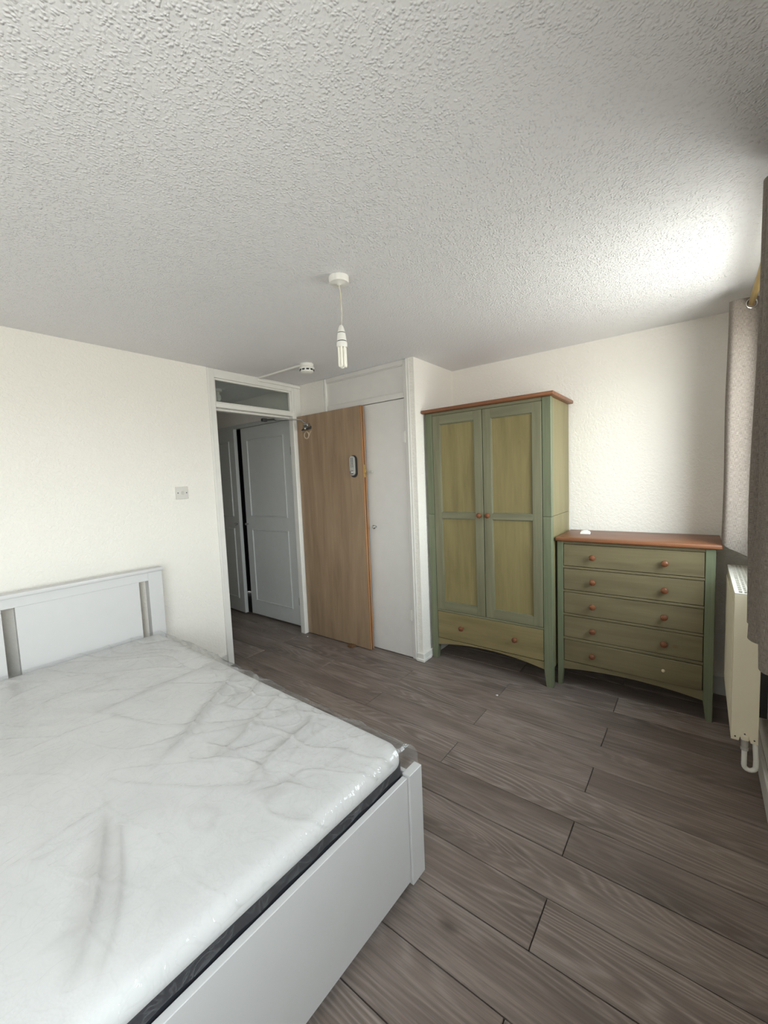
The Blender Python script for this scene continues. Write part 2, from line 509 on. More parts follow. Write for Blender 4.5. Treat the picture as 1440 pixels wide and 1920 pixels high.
# floor: subfloor + planks
fl = MB().box(XH - 0.1, XW + 0.12, YF - 0.1, YW + 0.1, -0.12, -0.012).build('floor', GROUND)
tag(fl, 'grey brown oak plank floor running through bedroom and hallway', 'floor', kind='structure')
PW, PLEN = 0.1865, 1.26
ylines = []
k0 = math.floor((YF - 0.783) / PW)
plank_mesh = {}
k = k0
while 0.783 + k * PW < YW:
    y0, y1 = 0.783 + k * PW, 0.783 + (k + 1) * PW
    # joints at 1.25+1.26n in even rows (k = -1, 1, 3 ...), half a board further in the others
    off = 1.245 if k % 2 else 0.63
    xa, xb = (0.0, XW)
    if y1 > YHL and y0 < 2.45: xa = XH
    ya, yb = max(y0, YF), min(y1, YW)
    n = math.floor((xa - off) / PLEN)
    x = off + n * PLEN
    while x < xb:
        a, b = max(x, xa), min(x + PLEN, xb)
        if b - a > 0.02 and yb - ya > 0.01:
            key = (round(b - a, 3), round(yb - ya, 3))
            if key not in plank_mesh:
                w, d = key
                g = 0.0016
                o = MB().box(g, w - g, g, d - g, -0.012, 0.0, bev=0.0018).build('plank', PLANK, fl)
                plank_mesh[key] = o.data
            else:
                o = bpy.data.objects.new('plank', plank_mesh[key]); COL.objects.link(o); o.parent = fl
            o.location = (a, ya, 0.0)
        x += PLEN
    k += 1

ce = MB().box(XH - 0.1, XW + 0.12, YF - 0.1, YW + 0.1, H, H + 0.15).build('ceiling', CEIL)
tag(ce, 'white stippled plaster ceiling over the whole room', 'ceiling', kind='structure')

# walls
w = MB()
w.box(-0.10, 0.0, YF, 1.546, 0, H)
o = w.build('wall_left', WALLP); tag(o, 'warm white papered wall behind the bed headboard', 'wall', kind='structure')
w = MB()
w.box(XC, XW, YW, YW + 0.1, 0, H)
o = w.build('wall_back', WALLP); tag(o, 'white textured wall behind the green wardrobe and chest', 'wall', kind='structure')
w = MB()     # return wall beside the wardrobe and the piece beside the bedroom door
w.box(XC - 0.04, XC, YC, YW + 0.1, 0, H)
o = w.build('wall_return', WALLP); tag(o, 'narrow wall turning the corner between cupboard and wardrobe', 'wall', kind='structure')
w = MB()
w.box(-0.10, 0.290, YC, YC + 0.06, 0, H)
o = w.build('wall_cupboard', WALLP); tag(o, 'narrow white wall strip behind the open bedroom door', 'wall', kind='structure')
w = MB()
y0, y1, z0, z1 = WIN
ya2, yb2 = WIN2[:2]
for a, b in ((YF, ya2), (yb2, y0), (y1, YW + 0.1)):
    w.box(XW, XW + 0.12, a, b, 0, H)
for a, b in ((ya2, yb2), (y0, y1)):
    w.box(XW, XW + 0.12, a, b, 0, z0).box(XW, XW + 0.12, a, b, z1, H)
o = w.build('wall_right', WALLP); tag(o, 'window wall with the radiator and curtains', 'wall', kind='structure')
w = MB().box(-0.1, XW + 0.12, YF - 0.1, YF, 0, H)
o = w.build('wall_front', WALLP); tag(o, 'plain papered wall opposite the wardrobe', 'wall', kind='structure')
# hall
w = MB()
w.box(XH, -0.10, YHL - 0.1, YHL, 0, H)
o = w.build('wall_hall_near', WALLP); tag(o, 'hallway wall facing the grey doors', 'wall', kind='structure')
w = MB().box(XH - 0.1, XH, YHL - 0.1, YW, 0, H)
o = w.build('wall_hall_end', WALLP); tag(o, 'end wall of the hallway', 'wall', kind='structure')
w = MB()
w.box(XH, -1.80, 2.44, 2.50, 0, H).box(-1.80, -0.10, 2.44, 2.50, 2.03, H)
o = w.build('wall_hall_far', WALLP); tag(o, 'hallway wall above the grey panelled doors', 'wall', kind='structure')
w = MB()
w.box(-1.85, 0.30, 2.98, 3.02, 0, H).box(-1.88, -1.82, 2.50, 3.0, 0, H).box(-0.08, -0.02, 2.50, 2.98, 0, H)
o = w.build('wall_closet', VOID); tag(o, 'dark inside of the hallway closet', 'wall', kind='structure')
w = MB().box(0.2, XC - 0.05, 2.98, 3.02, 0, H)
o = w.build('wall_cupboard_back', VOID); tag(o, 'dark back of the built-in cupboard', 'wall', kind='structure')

# windows in the right wall
def window(name, win, label):
    y0, y1, z0, z1 = win
    wi = empty(name, (XW, y0, 0)); tag(wi, label, 'window', kind='structure')
    g = 0.055
    fx0, fx1 = 0.05, 0.10
    L = y1 - y0
    for a in ((0, g, z0, z1), (L - g, L, z0, z1)): MB().box(fx0, fx1, a[0], a[1], a[2], a[3], 0.004).build('frame_upright', WHITE_PLASTIC, wi)
    for a in ((g, L - g, z0, z0 + g), (g, L - g, z1 - g, z1)): MB().box(fx0, fx1, a[0], a[1], a[2], a[3], 0.004).build('frame_rail', WHITE_PLASTIC, wi)
    MB().box(fx0 + .02, fx0 + .024, g, L - g, z0 + g, z1 - g).build('pane', GLASS, wi)
    MB().box(-0.01, fx0, 0.0, L, z0 - 0.02, z0, 0.004).build('sill', WHITE_GLOSS, wi)
window('window_1', WIN, 'white framed window between the two grey curtains')
window('window_2', WIN2, 'white framed window opposite the bed, beyond the near curtain')

# baseboards
def skirting(name, pts_box, label):
    m = MB()
    for b in pts_box:
        m.box(*b, bev=0.004)
    tag(m.build(name, SKIRT), label, 'baseboard', kind='structure')
skirting('baseboard_right', [(XW - 0.016, XW, YF + 0.02, YW - 0.02, 0.0, 0.115)], 'grey white skirting under the radiator and window')
skirting('baseboard_back', [(XC + 0.02, XW - 0.02, YW - 0.016, YW, 0.0, 0.115)], 'skirting behind the wardrobe and chest')
skirting('baseboard_left', [(0.0, 0.014, YF + 0.02, 1.54, 0.0, 0.10)], 'white skirting behind the bed')
m = MB()
m.box(XC - 0.048, XC + 0.014, YC - 0.014, YC - 0.0005, 0, 0.062, bev=0.003).box(XC + 0.0005, XC + 0.014, YC, YW - 0.02, 0, 0.062, bev=0.003)
m.box(XC - 0.048, XC + 0.024, YC - 0.024, YC - 0.014, 0, 0.022, bev=0.003).box(XC + 0.014, XC + 0.022, YC - 0.014, 2.53, 0, 0.022, bev=0.003)
tag(m.build('baseboard_corner', WHITE_GLOSS), 'short white skirting wrapping the corner beside the wardrobe leg', 'baseboard', kind='structure')

# ------------------------------------------------------------------ bedroom door frame with glazed transom
tr = empty('trim_1', (0, 0, 0)); tag(tr, 'white gloss door frame with glass transom left of the oak door', 'door frame', kind='structure')
JL, JR = 1.602, 2.335
m = MB().box(-0.10, 0.006, 1.547, JL, 0, H - 0.001, 0.003)
m.box(-0.10, -0.046, JL, JL + 0.012, 0, 1.985, 0.002); m.build('jamb', WHITE_GLOSS, tr)
m = MB().box(-0.052, 0.004, JR, 2.436, 0, H - 0.001, 0.003); m.build('jamb', WHITE_GLOSS, tr)
MB().box(-0.10, 0.005, JL, JR, 2.205, H - 0.001, 0.003).build('head', WHITE_GLOSS, tr)
m = MB().box(-0.10, 0.005, JL, JR, 1.987, 2.022, 0.003)
m.box(-0.10, -0.046, JL, JR, 1.972, 1.988, 0.002); m.build('transom_bar', WHITE_GLOSS, tr)
for b in ((JL, JL + 0.012, 2.022, 2.205), (JR - 0.018, JR, 2.022, 2.205)):
    MB().box(-0.03, -0.004, *b, 0.003).build('glazing_bead', WHITE_GLOSS, tr)
for b in ((JL + 0.012, JR - 0.018, 2.022, 2.032), (JL + 0.012, JR - 0.018, 2.190, 2.205)):
    MB().box(-0.03, -0.004, *b, 0.003).build('glazing_bead', WHITE_GLOSS, tr)
MB().box(-0.036, -0.030, JL, JR, 2.024, 2.203).build('pane', GLASS, tr)
# raised architrave lines on the right of the transom
MB().box(0.004, 0.012, JR + 0.022, JR + 0.036, 2.0, H - 0.002, 0.003).build('moulding', WHITE_GLOSS, tr)
MB().box(0.0045, 0.012, 1.549, 1.562, 0, H - 0.002, 0.003).build('moulding', WHITE_GLOSS, tr)

# cable trunking on ceiling and door head
tk = MB()
tk.box(0.004, 0.52, 1.987, 2.003, H - 0.014, H - 0.0005, 0.002)
tag(tk.build('cable_trunking', WHITE_PLASTIC), 'thin white cable duct on the ceiling leading to the smoke alarm', 'trunking')
tk = MB().box(0.0055, 0.024, 1.985, 2.425, H - 0.034, H - 0.015, 0.002)
tag(tk.build('cable_trunking', WHITE_PLASTIC), 'white cable duct along the top of the bedroom door frame', 'trunking')

# ------------------------------------------------------------------ open oak door leaf
DY0, DY1 = 2.374, 2.416
DX0, DX1 = 0.008, 0.760
d1 = empty('door_1', (DX0, DY1, 0)); tag(d1, 'brown oak veneer door standing wide open against the cupboard', 'door', kind='structure')
def dl(x0, x1, y0, y1, z0, z1): return (x0 - DX0, x1 - DX0, y0 - DY1, y1 - DY1, z0, z1)
leaf = MB().box(*dl(DX0, DX1 - 0.008, DY0, DY1, 0.006, 1.985), bev=0.001).build('leaf', OAK_LEAF, d1)
m = MB().box(*dl(DX1 - 0.008, DX1, DY0 + 0.0, DY0 + 0.016, 0.006, 1.985), bev=0.001)
m.box(*dl(DX1 - 0.008, DX1, DY0 + 0.024, DY1, 0.006, 1.985), bev=0.001)
m.build('edge_lipping', LIPPING, d1)
MB().box(*dl(DX1 - 0.008, DX1 - 0.003, DY0 + 0.016, DY0 + 0.024, 0.006, 1.985)).build('smoke_seal', BLACK_PLASTIC, d1)
# keypad lock
lk = MB()
def oblong(mb, cx, cz, hw, hh, ya, yb, n=10):
    poly = []
    for k in range(n + 1):
        a = math.pi * k / n
        poly.append((cx + hw * math.cos(a), cz + hh - hw + hw * math.sin(a)))
    for k in range(n + 1):
        a = math.pi + math.pi * k / n
        poly.append((cx + hw * math.cos(a), cz - hh + hw + hw * math.sin(a)))
    mb.prism(poly, 1, ya, yb)
    return mb
LX, LZ = 0.668 - DX0, 1.512
lock = oblong(MB(), LX, LZ, 0.034, 0.088, -0.054, -0.0425).build('keypad_lock', BLACK_PLASTIC, d1)
oblong(MB(), LX - 0.004, LZ + 0.004, 0.025, 0.078, -0.066, -0.054).build('lock_face', SILVER, lock)
m = MB()
for r in range(6):
    for c in range(2):
        m.lathe([(0.0035, 0), (0.0035, 0.003), (0.0, 0.0035)], (LX - 0.012 + c * 0.016, -0.066, LZ + 0.062 - r * 0.013), (0, -1, 0), 8)
m.build('keypad_buttons', DARK_GREY, lock)
MB().lathe([(0.016, 0), (0.016, 0.012), (0.011, 0.016), (0.0, 0.017)], (LX - 0.004, -0.066, LZ - 0.048), (0, -1, 0), 18).build('lock_knob', CHROME, lock)
# latch on the edge and knob behind
MB().box(DX1 - DX0 - 0.001, DX1 - DX0 + 0.002, -0.032, -0.010, 1.42, 1.52, bev=0.0008).box(DX1 - DX0, DX1 - DX0 + 0.012, -0.027, -0.015, 1.455, 1.485, bev=0.002).build('latch', BRASS, d1)
# closer shoe with two-piece arm
cl = MB().prism([(0.075, 1.855), (0.185, 1.862), (0.185, 1.885), (0.125, 1.880), (0.075, 1.862)], 1, -0.062, -0.0425).build('closer_shoe', DARK_GREY, d1)
MB().lathe([(0.019, 0), (0.020, 0.004), (0.020, 0.045), (0.016, 0.05), (0.0, 0.05)], (0.135, -0.068, 1.890), (1, 0.0, 0.02), 18).build('closer_cylinder', CHROME, cl)
MB().lathe([(0.008, 0), (0.008, 0.006), (0.0, 0.009)], (0.128, -0.062, 1.868), (0, -1, 0), 12).build('screw', WHITE_PLASTIC, cl)
arm = MB().tube([(0.150, -0.062, 1.905), (0.122, -0.075, 1.925), (0.110, -0.080, 1.940), (0.098, -0.085, 1.945), (-0.03, -0.175, 1.958), (-0.09, -0.215, 1.962)], 0.0055, 8).build('closer_arm', CHROME, d1)
MB().box(-0.16, -0.085, -0.232, -0.212, 1.953, 1.966, bev=0.002, rot=Matrix.Rotation(0.55, 3, 'Z')).box(-0.185, -0.150, -0.29, -0.245, 1.945, 1.9715, bev=0.003).build('closer_bracket', DARK_GREY, arm)
# old fixing mark: bare ring of glue and filler on the leaf
m = MB()
m.torus((0.118, -0.0425, 1.812), (0, 1, 0), 0.029, 0.0055, 20, 6)
m.build('glue_mark', mat_plain('pale_glue', srgb(196, 178, 156), 0.7, vary=0.1), d1)
m = MB().prism([(0.144, 1.822), (0.166, 1.842), (0.186, 1.846), (0.178, 1.836), (0.168, 1.826), (0.158, 1.805)], 1, -0.0432, -0.0420)
m.build('filler_mark', mat_plain('pale_filler', srgb(190, 172, 150), 0.7, vary=0.1), d1)
for z in (0.25, 1.0, 1.75):
    MB().lathe([(0.006, 0), (0.006, 0.09)], (0.0, -0.002, z), (0, 0, 1), 10).build('hinge', CHROME, d1)

# ------------------------------------------------------------------ built-in cupboard
t2 = empty('trim_2', (0.29, YC, 0)); tag(t2, 'white cupboard frame with overhead panel behind the open oak door', 'cupboard frame', kind='structure')
def tb(x0, x1, y0, y1, z0, z1, bev=0.002): return dict(x0=x0 - 0.29, x1=x1 - 0.29, y0=y0 - YC, y1=y1 - YC, z0=z0, z1=z1, bev=bev)
MB().box(**tb(0.291, 0.334, YC - 0.006, YC + 0.05, 0, H - 0.001)).box(**tb(0.296, 0.306, YC - 0.014, YC - 0.006, 0, H - 0.002)).box(**tb(0.316, 0.334, YC - 0.012, YC - 0.006, 0, H - 0.002)).build('jamb', WHITE_GLOSS, t2)
MB().box(**tb(1.134, XC - 0.041, YC - 0.004, YC + 0.05, 0, H - 0.001)).build('jamb', WHITE_MATT, t2)
for (a, b, d) in ((1.163, 1.171, 0.014), (1.171, XC - 0.036, 0.009)):
    MB().box(**tb(a, b, YC - d, YC - 0.004, 0.0, H - 0.001)).build('moulding', WHITE_GLOSS, t2)
MB().box(**tb(0.334, 1.134, YC - 0.004, YC + 0.05, 2.235, H - 0.001)).build('head', WHITE_MATT, t2)
MB().box(**tb(0.334, 1.134, YC - 0.002, YC + 0.05, 1.995, 2.035)).build('transom_bar', WHITE_MATT, t2)
MB().box(**tb(0.334, 1.134, YC + 0.010, YC + 0.03, 2.035, 2.235, 0)).build('over_panel', WHITE_MATT, t2)
for b in ((0.334, 1.134, 2.227, 2.235), (0.334, 1.134, 2.035, 2.041)):
    MB().box(**tb(b[0], b[1], YC, YC + 0.010, b[2], b[3], 0.002)).build('bead', WHITE_MATT, t2)
MB().box(**tb(1.124, 1.134, YC, YC + 0.010, 2.041, 2.227, 0.002)).build('bead', WHITE_MATT, t2)
d2 = MB().box(0, 0.794, 0, 0.035, 0.006, 1.990, bev=0.002).build('door_2', WHITE_MATT, loc=(0.337, YC + 0.001, 0))
tag(d2, 'plain white flush cupboard door half hidden behind the oak door', 'door', kind='structure')
for z in (1.665, 0.30):
    m = MB().lathe([(0.006, 0), (0.006, 0.085)], (0.796, -0.005, z), (0, 0, 1), 10)
    m.box(0.772, 0.79, -0.002, 0.0005, z + 0.005, z + 0.08, bev=0.0008); m.build('hinge', WHITE_GLOSS, d2)
MB().lathe([(0.009, 0), (0.008, 0.012), (0.016, 0.022), (0.016, 0.030), (0.010, 0.036), (0, 0.037)], (0.478, 0, 1.02), (0, -1, 0), 18).build('knob', CHROME, d2)
MB().lathe([(0.012, 0), (0.012, 0.01), (0.008, 0.022), (0.013, 0.03), (0, 0.034)], (0.470, 0, 1.462), (0, -1, 0), 18).build('thumb_turn', SILVER, d2)

# ------------------------------------------------------------------ hallway closet doors
def panel_door(name, w, label, hinge_left=False):
    """local: x 0..w, face at y=0 towards -y, two framed fields"""
    o = MB().box(0, w, 0, 0.038, 0.016, 1.985, bev=0.002).build(name, GREY_DOOR)
    tag(o, label, 'door', kind='structure')
    mx = 0.098
    for (za, zb) in ((1.065, 1.862), (0.165, 0.935)):
        for (xa, xb, z0_, z1_) in ((mx, mx + 0.016, za, zb), (w - mx - 0.016, w - mx, za, zb)):
            MB().prism([(xa, -0.0005), (xa + 0.003, -0.008), (xb - 0.005, -0.010), (xb, -0.0005)], 2, z0_, z1_).build('moulding', GREY_DOOR, o)
        for (z0_, z1_) in ((za, za + 0.016), (zb - 0.016, zb)):
            MB().prism([(-0.0005, z0_), (-0.008, z0_ + 0.003), (-0.010, z1_ - 0.005), (-0.0005, z1_)], 0, mx, w - mx).build('moulding', GREY_DOOR, o)
    return o
d3 = panel_door('door_3', 0.785, 'closed grey white two-panel hallway door next to the oak door')
d3.location = (-0.945, 2.428, 0)
MB().lathe([(0.008, 0), (0.007, 0.012), (0.014, 0.022), (0.013, 0.030), (0, 0.034)], (0.030, 0, 0.985), (0, -1, 0), 16).build('knob', CHROME, d3)
for z in (0.22, 1.66):
    MB().lathe([(0.005, 0), (0.005, 0.075)], (0.788, -0.003, z), (0, 0, 1), 8).build('hinge', CHROME, d3)
d4 = panel_door('door_4', 0.785, 'ajar grey white two-panel hallway door partly hidden by the jamb')
d4.location = (-1.785, 2.428, 0); d4.rotation_euler = (0, 0, -0.060)
MB().lathe([(0.008, 0), (0.007, 0.012), (0.014, 0.022), (0.013, 0.030), (0, 0.034)], (0.745, 0, 0.985), (0, -1, 0), 16).build('knob', CHROME, d4)
t3 = empty('trim_3', (-1.80, 2.44, 0)); tag(t3, 'pale frame around the grey hallway doors', 'door frame', kind='structure')
MB().box(1.644, 1.699, -0.020, 0.05, 0, 2.03, bev=0.003).build('jamb', GREY_DOOR, t3)
MB().box(-0.04, 0.012, -0.014, 0.05, 0, 2.03, bev=0.003).build('jamb', GREY_DOOR, t3)
MB().box(0.012, 1.644, -0.006, 0.05, 1.990, 2.03, bev=0.003).build('head', GREY_DOOR, t3)
# hall lamp holder seen through the transom
hp = empty('ceiling_light', (-0.60, 1.985, H)); tag(hp, 'white lampholder on the dim hallway ceiling seen through the transom glass', 'light')
MB().lathe([(0.045, -0.0005), (0.045, -0.02), (0.034, -0.026), (0.0, -0.026)], n=20).build('ceiling_rose', WHITE_PLASTIC, hp)
MB().lathe([(0.018, -0.026), (0.022, -0.045), (0.03, -0.055), (0.034, -0.08), (0.02, -0.105), (0.0, -0.11)], n=20).build('bulb', WHITE_PLASTIC, hp)

# ------------------------------------------------------------------ wardrobe
WX0, WX1, WY0, WY1 = 1.246, 2.147, 2.543, 3.0
wr = empty('wardrobe', (WX0, WY0, 0))
tag(wr, 'tall sage green two-door wardrobe with orange pine top and bottom drawer', 'wardrobe')
W = WX1 - WX0
D = WY1 - WY0
def post_poly(x0, x1, z0, z1, taper=None):
    return [(x0, z0), (x1, z0), (x1, z1), (x0, z1)]
PWD = 0.054
for side in (0, 1):
    x0, x1 = (0, PWD) if side == 0 else (W - PWD, W)
    # lower section with foot tapering on its inner side
    if side == 0: poly = [(x0, 0), (x1 - 0.014, 0), (x1, 0.115), (x1, 1.119), (x0, 1.119)]
    else: poly = [(x0 + 0.014, 0), (x1, 0), (x1, 1.119), (x0, 1.119), (x0, 0.115)]
    MB().prism(poly, 1, 0, 0.045, bev=0.002).build('post', GREEN_POST, wr)
    MB().box(x0, x1, 0, 0.045, 1.1205, 1.868, bev=0.002).build('post', GREEN_POST, wr)
    # rear leg
    MB().box(x0 if side == 0 else x1 - 0.03, x0 + 0.03 if side == 0 else x1, D - 0.04, D, 0, 0.14, bev=0.002).build('rear_leg', GREEN_POST, wr)
    # side panel
    xs = (0.006, 0.022) if side == 0 else (W - 0.022, W - 0.006)
    MB().box(xs[0], xs[1], 0.045, D, 0.115, 1.118, bev=0.001).build('side_panel', PINE_SIDE, wr)
    MB().box(xs[0], xs[1], 0.045, D, 1.120, 1.868, bev=0.001).build('side_panel', PINE_SIDE, wr)
MB().box(0.02, W - 0.02, D - 0.012, D - 0.004, 0.14, 1.868).build('back_panel', PINE_SIDE, wr)
MB().box(PWD, W - PWD, 0.004, 0.03, 1.848, 1.868, bev=0.001).build('top_rail', GREEN_FRAME_H, wr)
MB().box(PWD, W - PWD, 0.002, 0.03, 0.380, 0.394, bev=0.0015).build('middle_rail', GREEN_FRAME_H, wr)
MB().box(0.022, W - 0.022, 0.03, D - 0.012, 0.16, 0.18).build('floor_panel', PINE_SIDE, wr)
top = MB().box(-0.018, W + 0.026, -0.036, D + 0.004, 1.869, 1.893, bev=0.007, seg=3).build('top', PINE_TOP, wr)
# valance with a shallow arch
def arch(xa, xb, ztop, zend, zmid, ya, yb, n=16):
    pts = [(xa, ztop), (xa, zend)]
    for k in range(1, n):
        u = k / n
        pts.append((xa + (xb - xa) * u, zend + (zmid - zend) * (1 - (2 * u - 1) ** 2)))
    pts += [(xb, zend), (xb, ztop)]
    return MB().prism(pts, 1, ya, yb)
arch(PWD, W - PWD, 0.166, 0.112, 0.155, 0.006, 0.024).build('valance', DRAWER_LIT, wr)
def knob(parent, x, y, z, mat=PINE_KNOB, s=1.0):
    return MB().lathe([(0.0085 * s, -0.001), (0.0075 * s, 0.008 * s), (0.0085 * s, 0.012 * s), (0.0155 * s, 0.018 * s), (0.0185 * s, 0.025 * s), (0.0165 * s, 0.032 * s), (0.009 * s, 0.0365 * s), (0, 0.0378 * s)], (x, y, z), (0, -1, 0), 20).build('knob', mat, parent)
def wardrobe_door(x0, x1, knob_x):
    """framed door: stiles, rails, recessed panels; the door is the part, its pieces sub-parts"""
    z0_, z1_ = 0.396, 1.846
    dr = empty('door', (0, 0, 0)); dr.parent = wr
    st = 0.060
    MB().box(x0, x0 + st, 0.0, 0.022, z0_, z1_, bev=0.0015).build('stile', GREEN_FRAME_V, dr)
    MB().box(x1 - st, x1, 0.0, 0.022, z0_, z1_, bev=0.0015).build('stile', GREEN_FRAME_V, dr)
    for za, zb in ((z1_ - 0.066, z1_), (1.092, 1.136), (z0_, z0_ + 0.062)):
        MB().box(x0 + st, x1 - st, 0.0, 0.022, za, zb, bev=0.0015).build('rail', GREEN_FRAME_H, dr)
    for za, zb in ((1.136, z1_ - 0.066), (z0_ + 0.062, 1.092)):
        MB().box(x0 + st, x1 - st, 0.010, 0.018, za, zb).build('panel', PINE_PANEL, dr)
        # narrow bead round the field
        m = MB()
        b = 0.005
        m.box(x0 + st, x0 + st + b, 0.005, 0.011, za, zb, bev=0.0015).box(x1 - st - b, x1 - st, 0.005, 0.011, za, zb, bev=0.0015)
        m.box(x0 + st + b, x1 - st - b, 0.005, 0.011, za, za + b, bev=0.0015).box(x0 + st + b, x1 - st - b, 0.005, 0.011, zb - b, zb, bev=0.0015)
        m.build('bead', GREEN_FRAME_V, dr)
    knob(dr, knob_x, 0.0, 1.120)
    return dr
xm = 1.694 - WX0
wardrobe_door(PWD + 0.0035, xm - 0.0025, 1.668 - WX0)
wardrobe_door(xm + 0.0025, W - PWD - 0.0035, 1.730 - WX0)
dw = MB().box(PWD + 0.003, W - PWD - 0.003, 0.002, 0.022, 0.170, 0.377, bev=0.002).build('drawer', DRAWER_LIT, wr)
knob(dw, 1.505 - WX0, 0.002, 0.279)
knob(dw, 1.905 - WX0, 0.002, 0.279)

# ------------------------------------------------------------------ chest of drawers
KX0, KX1, KY0, KY1 = 2.156, 2.957, 2.628, 3.0
ch = empty('chest_of_drawers', (KX0, KY0, 0))
tag(ch, 'olive green five-drawer chest with orange pine top beside the radiator', 'chest of drawers')
W = KX1 - KX0; D = KY1 - KY0
pw = 0.036
for side in (0, 1):
    pw_ = pw if side == 0 else 0.044
    x0, x1 = (0, pw_) if side == 0 else (W - pw_, W)
    if side == 0: poly = [(x0, 0), (x1 - 0.012, 0), (x1, 0.12), (x1, 0.960), (x0, 0.960)]
    else: poly = [(x0 + 0.015, 0), (x1, 0), (x1, 0.960), (x0, 0.960), (x0, 0.12)]
    MB().prism(poly, 1, 0, 0.042, bev=0.002).build('post', GREEN_POST, ch)
    MB().box(x0 if side == 0 else x1 - 0.03, x0 + 0.03 if side == 0 else x1, D - 0.04, D, 0, 0.14, bev=0.002).build('rear_leg', GREEN_POST, ch)
    xs = (0.005, 0.021) if side == 0 else (W - 0.021, W - 0.005)
    MB().box(xs[0], xs[1], 0.042, D, 0.125, 0.960, bev=0.001).build('side_panel', PINE_SIDE, ch)
MB().box(0.02, W - 0.02, D - 0.010, D - 0.003, 0.14, 0.960).build('back_panel', PINE_SIDE, ch)
DZ = [(0.800, 0.938), (0.645, 0.781), (0.490, 0.626), (0.333, 0.471), (0.173, 0.312)]
pr = 0.0445
xa, xb = pw, W - 0.044
MB().box(xa, xb, 0.003, 0.03, 0.941, 0.960, bev=0.001).build('top_rail', DRAWER_SHADED, ch)
for (a, b), (c, d) in zip(DZ[:-1], DZ[1:]):
    MB().box(xa, xb, 0.001, 0.03, d + 0.003, a - 0.003, bev=0.0015).build('rail', DRAWER_SHADED, ch)
arch(xa, xb, 0.169, 0.113, 0.142, 0.005, 0.022).build('valance', DRAWER_SHADED, ch)
MB().box(0.021, W - 0.021, 0.03, D - 0.01, 0.15, 0.168).build('floor_panel', PINE_SIDE, ch)
MB().box(-0.005, W + 0.026, -0.028, D + 0.004, 0.961, 0.986, bev=0.007, seg=3).build('top', PINE_TOP, ch)
for i, (a, b) in enumerate(DZ):
    dr = MB().box(xa + 0.003, xb - 0.003, 0.003, 0.021, a, b, bev=0.002).box(xa + 0.02, xb - 0.02, 0.021, D - 0.04, a + 0.012, b - 0.02).build('drawer', DRAWER_SHADED, ch)
    zk = (a + b) / 2 + (-0.002 if i else -0.004)
    knob(dr, 2.366 - KX0, 0.003, zk)
    if i < 4: knob(dr, 2.734 - KX0, 0.003, zk)
    else:
        p = MB().lathe([(0.009, -0.001), (0.009, 0.004), (0.004, 0.006), (0.004, 0.016), (0.0, 0.017)], (2.733 - KX0, 0.003, zk), (0, -1, 0), 12).build('peg', mat_plain('bare_peg', srgb(206, 192, 160), 0.5), dr)
        p['label'] = 'bare pale peg where a knob is missing'
        dr.rotation_euler = (0, 0, -0.019); dr.location = (0, 0.001, 0)

# small white plastic box on the chest top
bx = empty('small_box', (2.289, 2.800, 0.9862), 0.12)
tag(bx, 'tiny white plastic pack lying on the orange chest top', 'box')
MB().box(-0.030, 0.030, -0.020, 0.020, 0, 0.013, bev=0.002).build('base', WHITE_PLASTIC, bx)
MB().box(-0.026, 0.026, -0.016, 0.016, 0.013, 0.020, bev=0.003).box(-0.014, 0.016, -0.004, 0.010, 0.020, 0.024, bev=0.001).build('lid', WHITE_PLASTIC, bx)

# ------------------------------------------------------------------ radiator
RX0, RX1, RY0, RY1, RZ0, RZ1 = 3.006, 3.094, 2.090, 2.72, 0.226, 0.866
ra = empty('radiator', (RX0, RY0, 0)); tag(ra, 'cream panel radiator with top grille under the window', 'radiator')
dX, dY = RX1 - RX0, RY1 - RY0
m = MB().box(0.0, 0.012, 0.004, dY - 0.004, RZ0, RZ1 - 0.012, bev=0.004, seg=2)
n = 16
for k in range(n):
    yk = 0.03 + (dY - 0.06) * k / (n - 1)
    m.box(-0.003, 0.0, yk - 0.010, yk + 0.010, RZ0 + 0.03, RZ1 - 0.045, bev=0.002)
m.build('front_panel', RAD_CREAM, ra)
MB().box(dX - 0.012, dX, 0.004, dY - 0.004, RZ0, RZ1 - 0.012, bev=0.004).build('back_panel', RAD_CREAM, ra)
for yy in (0.0, dY - 0.004):
    # end cover with notch at the bottom for the valve
    poly = [(0.0, RZ0), (0.026, RZ0), (0.030, RZ0 + 0.018), (0.060, RZ0 + 0.018), (0.064, RZ0), (dX, RZ0), (dX, RZ1 - 0.006), (0.0, RZ1 - 0.006)]
    MB().prism(poly, 1, yy, yy + 0.004, bev=0.001).build('end_cover', RAD_CREAM, ra)
for (xx, zz) in ((0.014, RZ0 + 0.016), (0.076, RZ0 + 0.016), (0.045, RZ0 + 0.035)):
    MB().lathe([(0.003, 0), (0.003, 0.002), (0, 0.0025)], (xx, 0.0, zz), (0, -1, 0), 8).build('rivet', DARK_GREY, ra)
m = MB()
m.box(0.0, dX, 0.0, 0.012, RZ1 - 0.006, RZ1, bev=0.001).box(0.0, dX, dY - 0.012, dY, RZ1 - 0.006, RZ1, bev=0.001)
m.box(0.0, 0.014, 0.012, dY - 0.012, RZ1 - 0.006, RZ1).box(dX - 0.014, dX, 0.012, dY - 0.012, RZ1 - 0.006, RZ1)
for k in range(1, 4):
    xx = 0.014 + (dX - 0.028) * k / 4
    m.box(xx - 0.003, xx + 0.003, 0.012, dY - 0.012, RZ1 - 0.006, RZ1 - 0.0005)
nn = 17
for k in range(1, nn):
    yy = 0.012 + (dY - 0.024) * k / nn
    m.box(0.014, dX - 0.014, yy - 0.006, yy + 0.006, RZ1 - 0.006, RZ1)
m.build('top_grille', RAD_GRILLE, ra)
MB().box(0.02, dX - 0.02, 0.01, dY - 0.01, RZ0 + 0.03, RZ1 - 0.05).build('convector', VOID, ra)
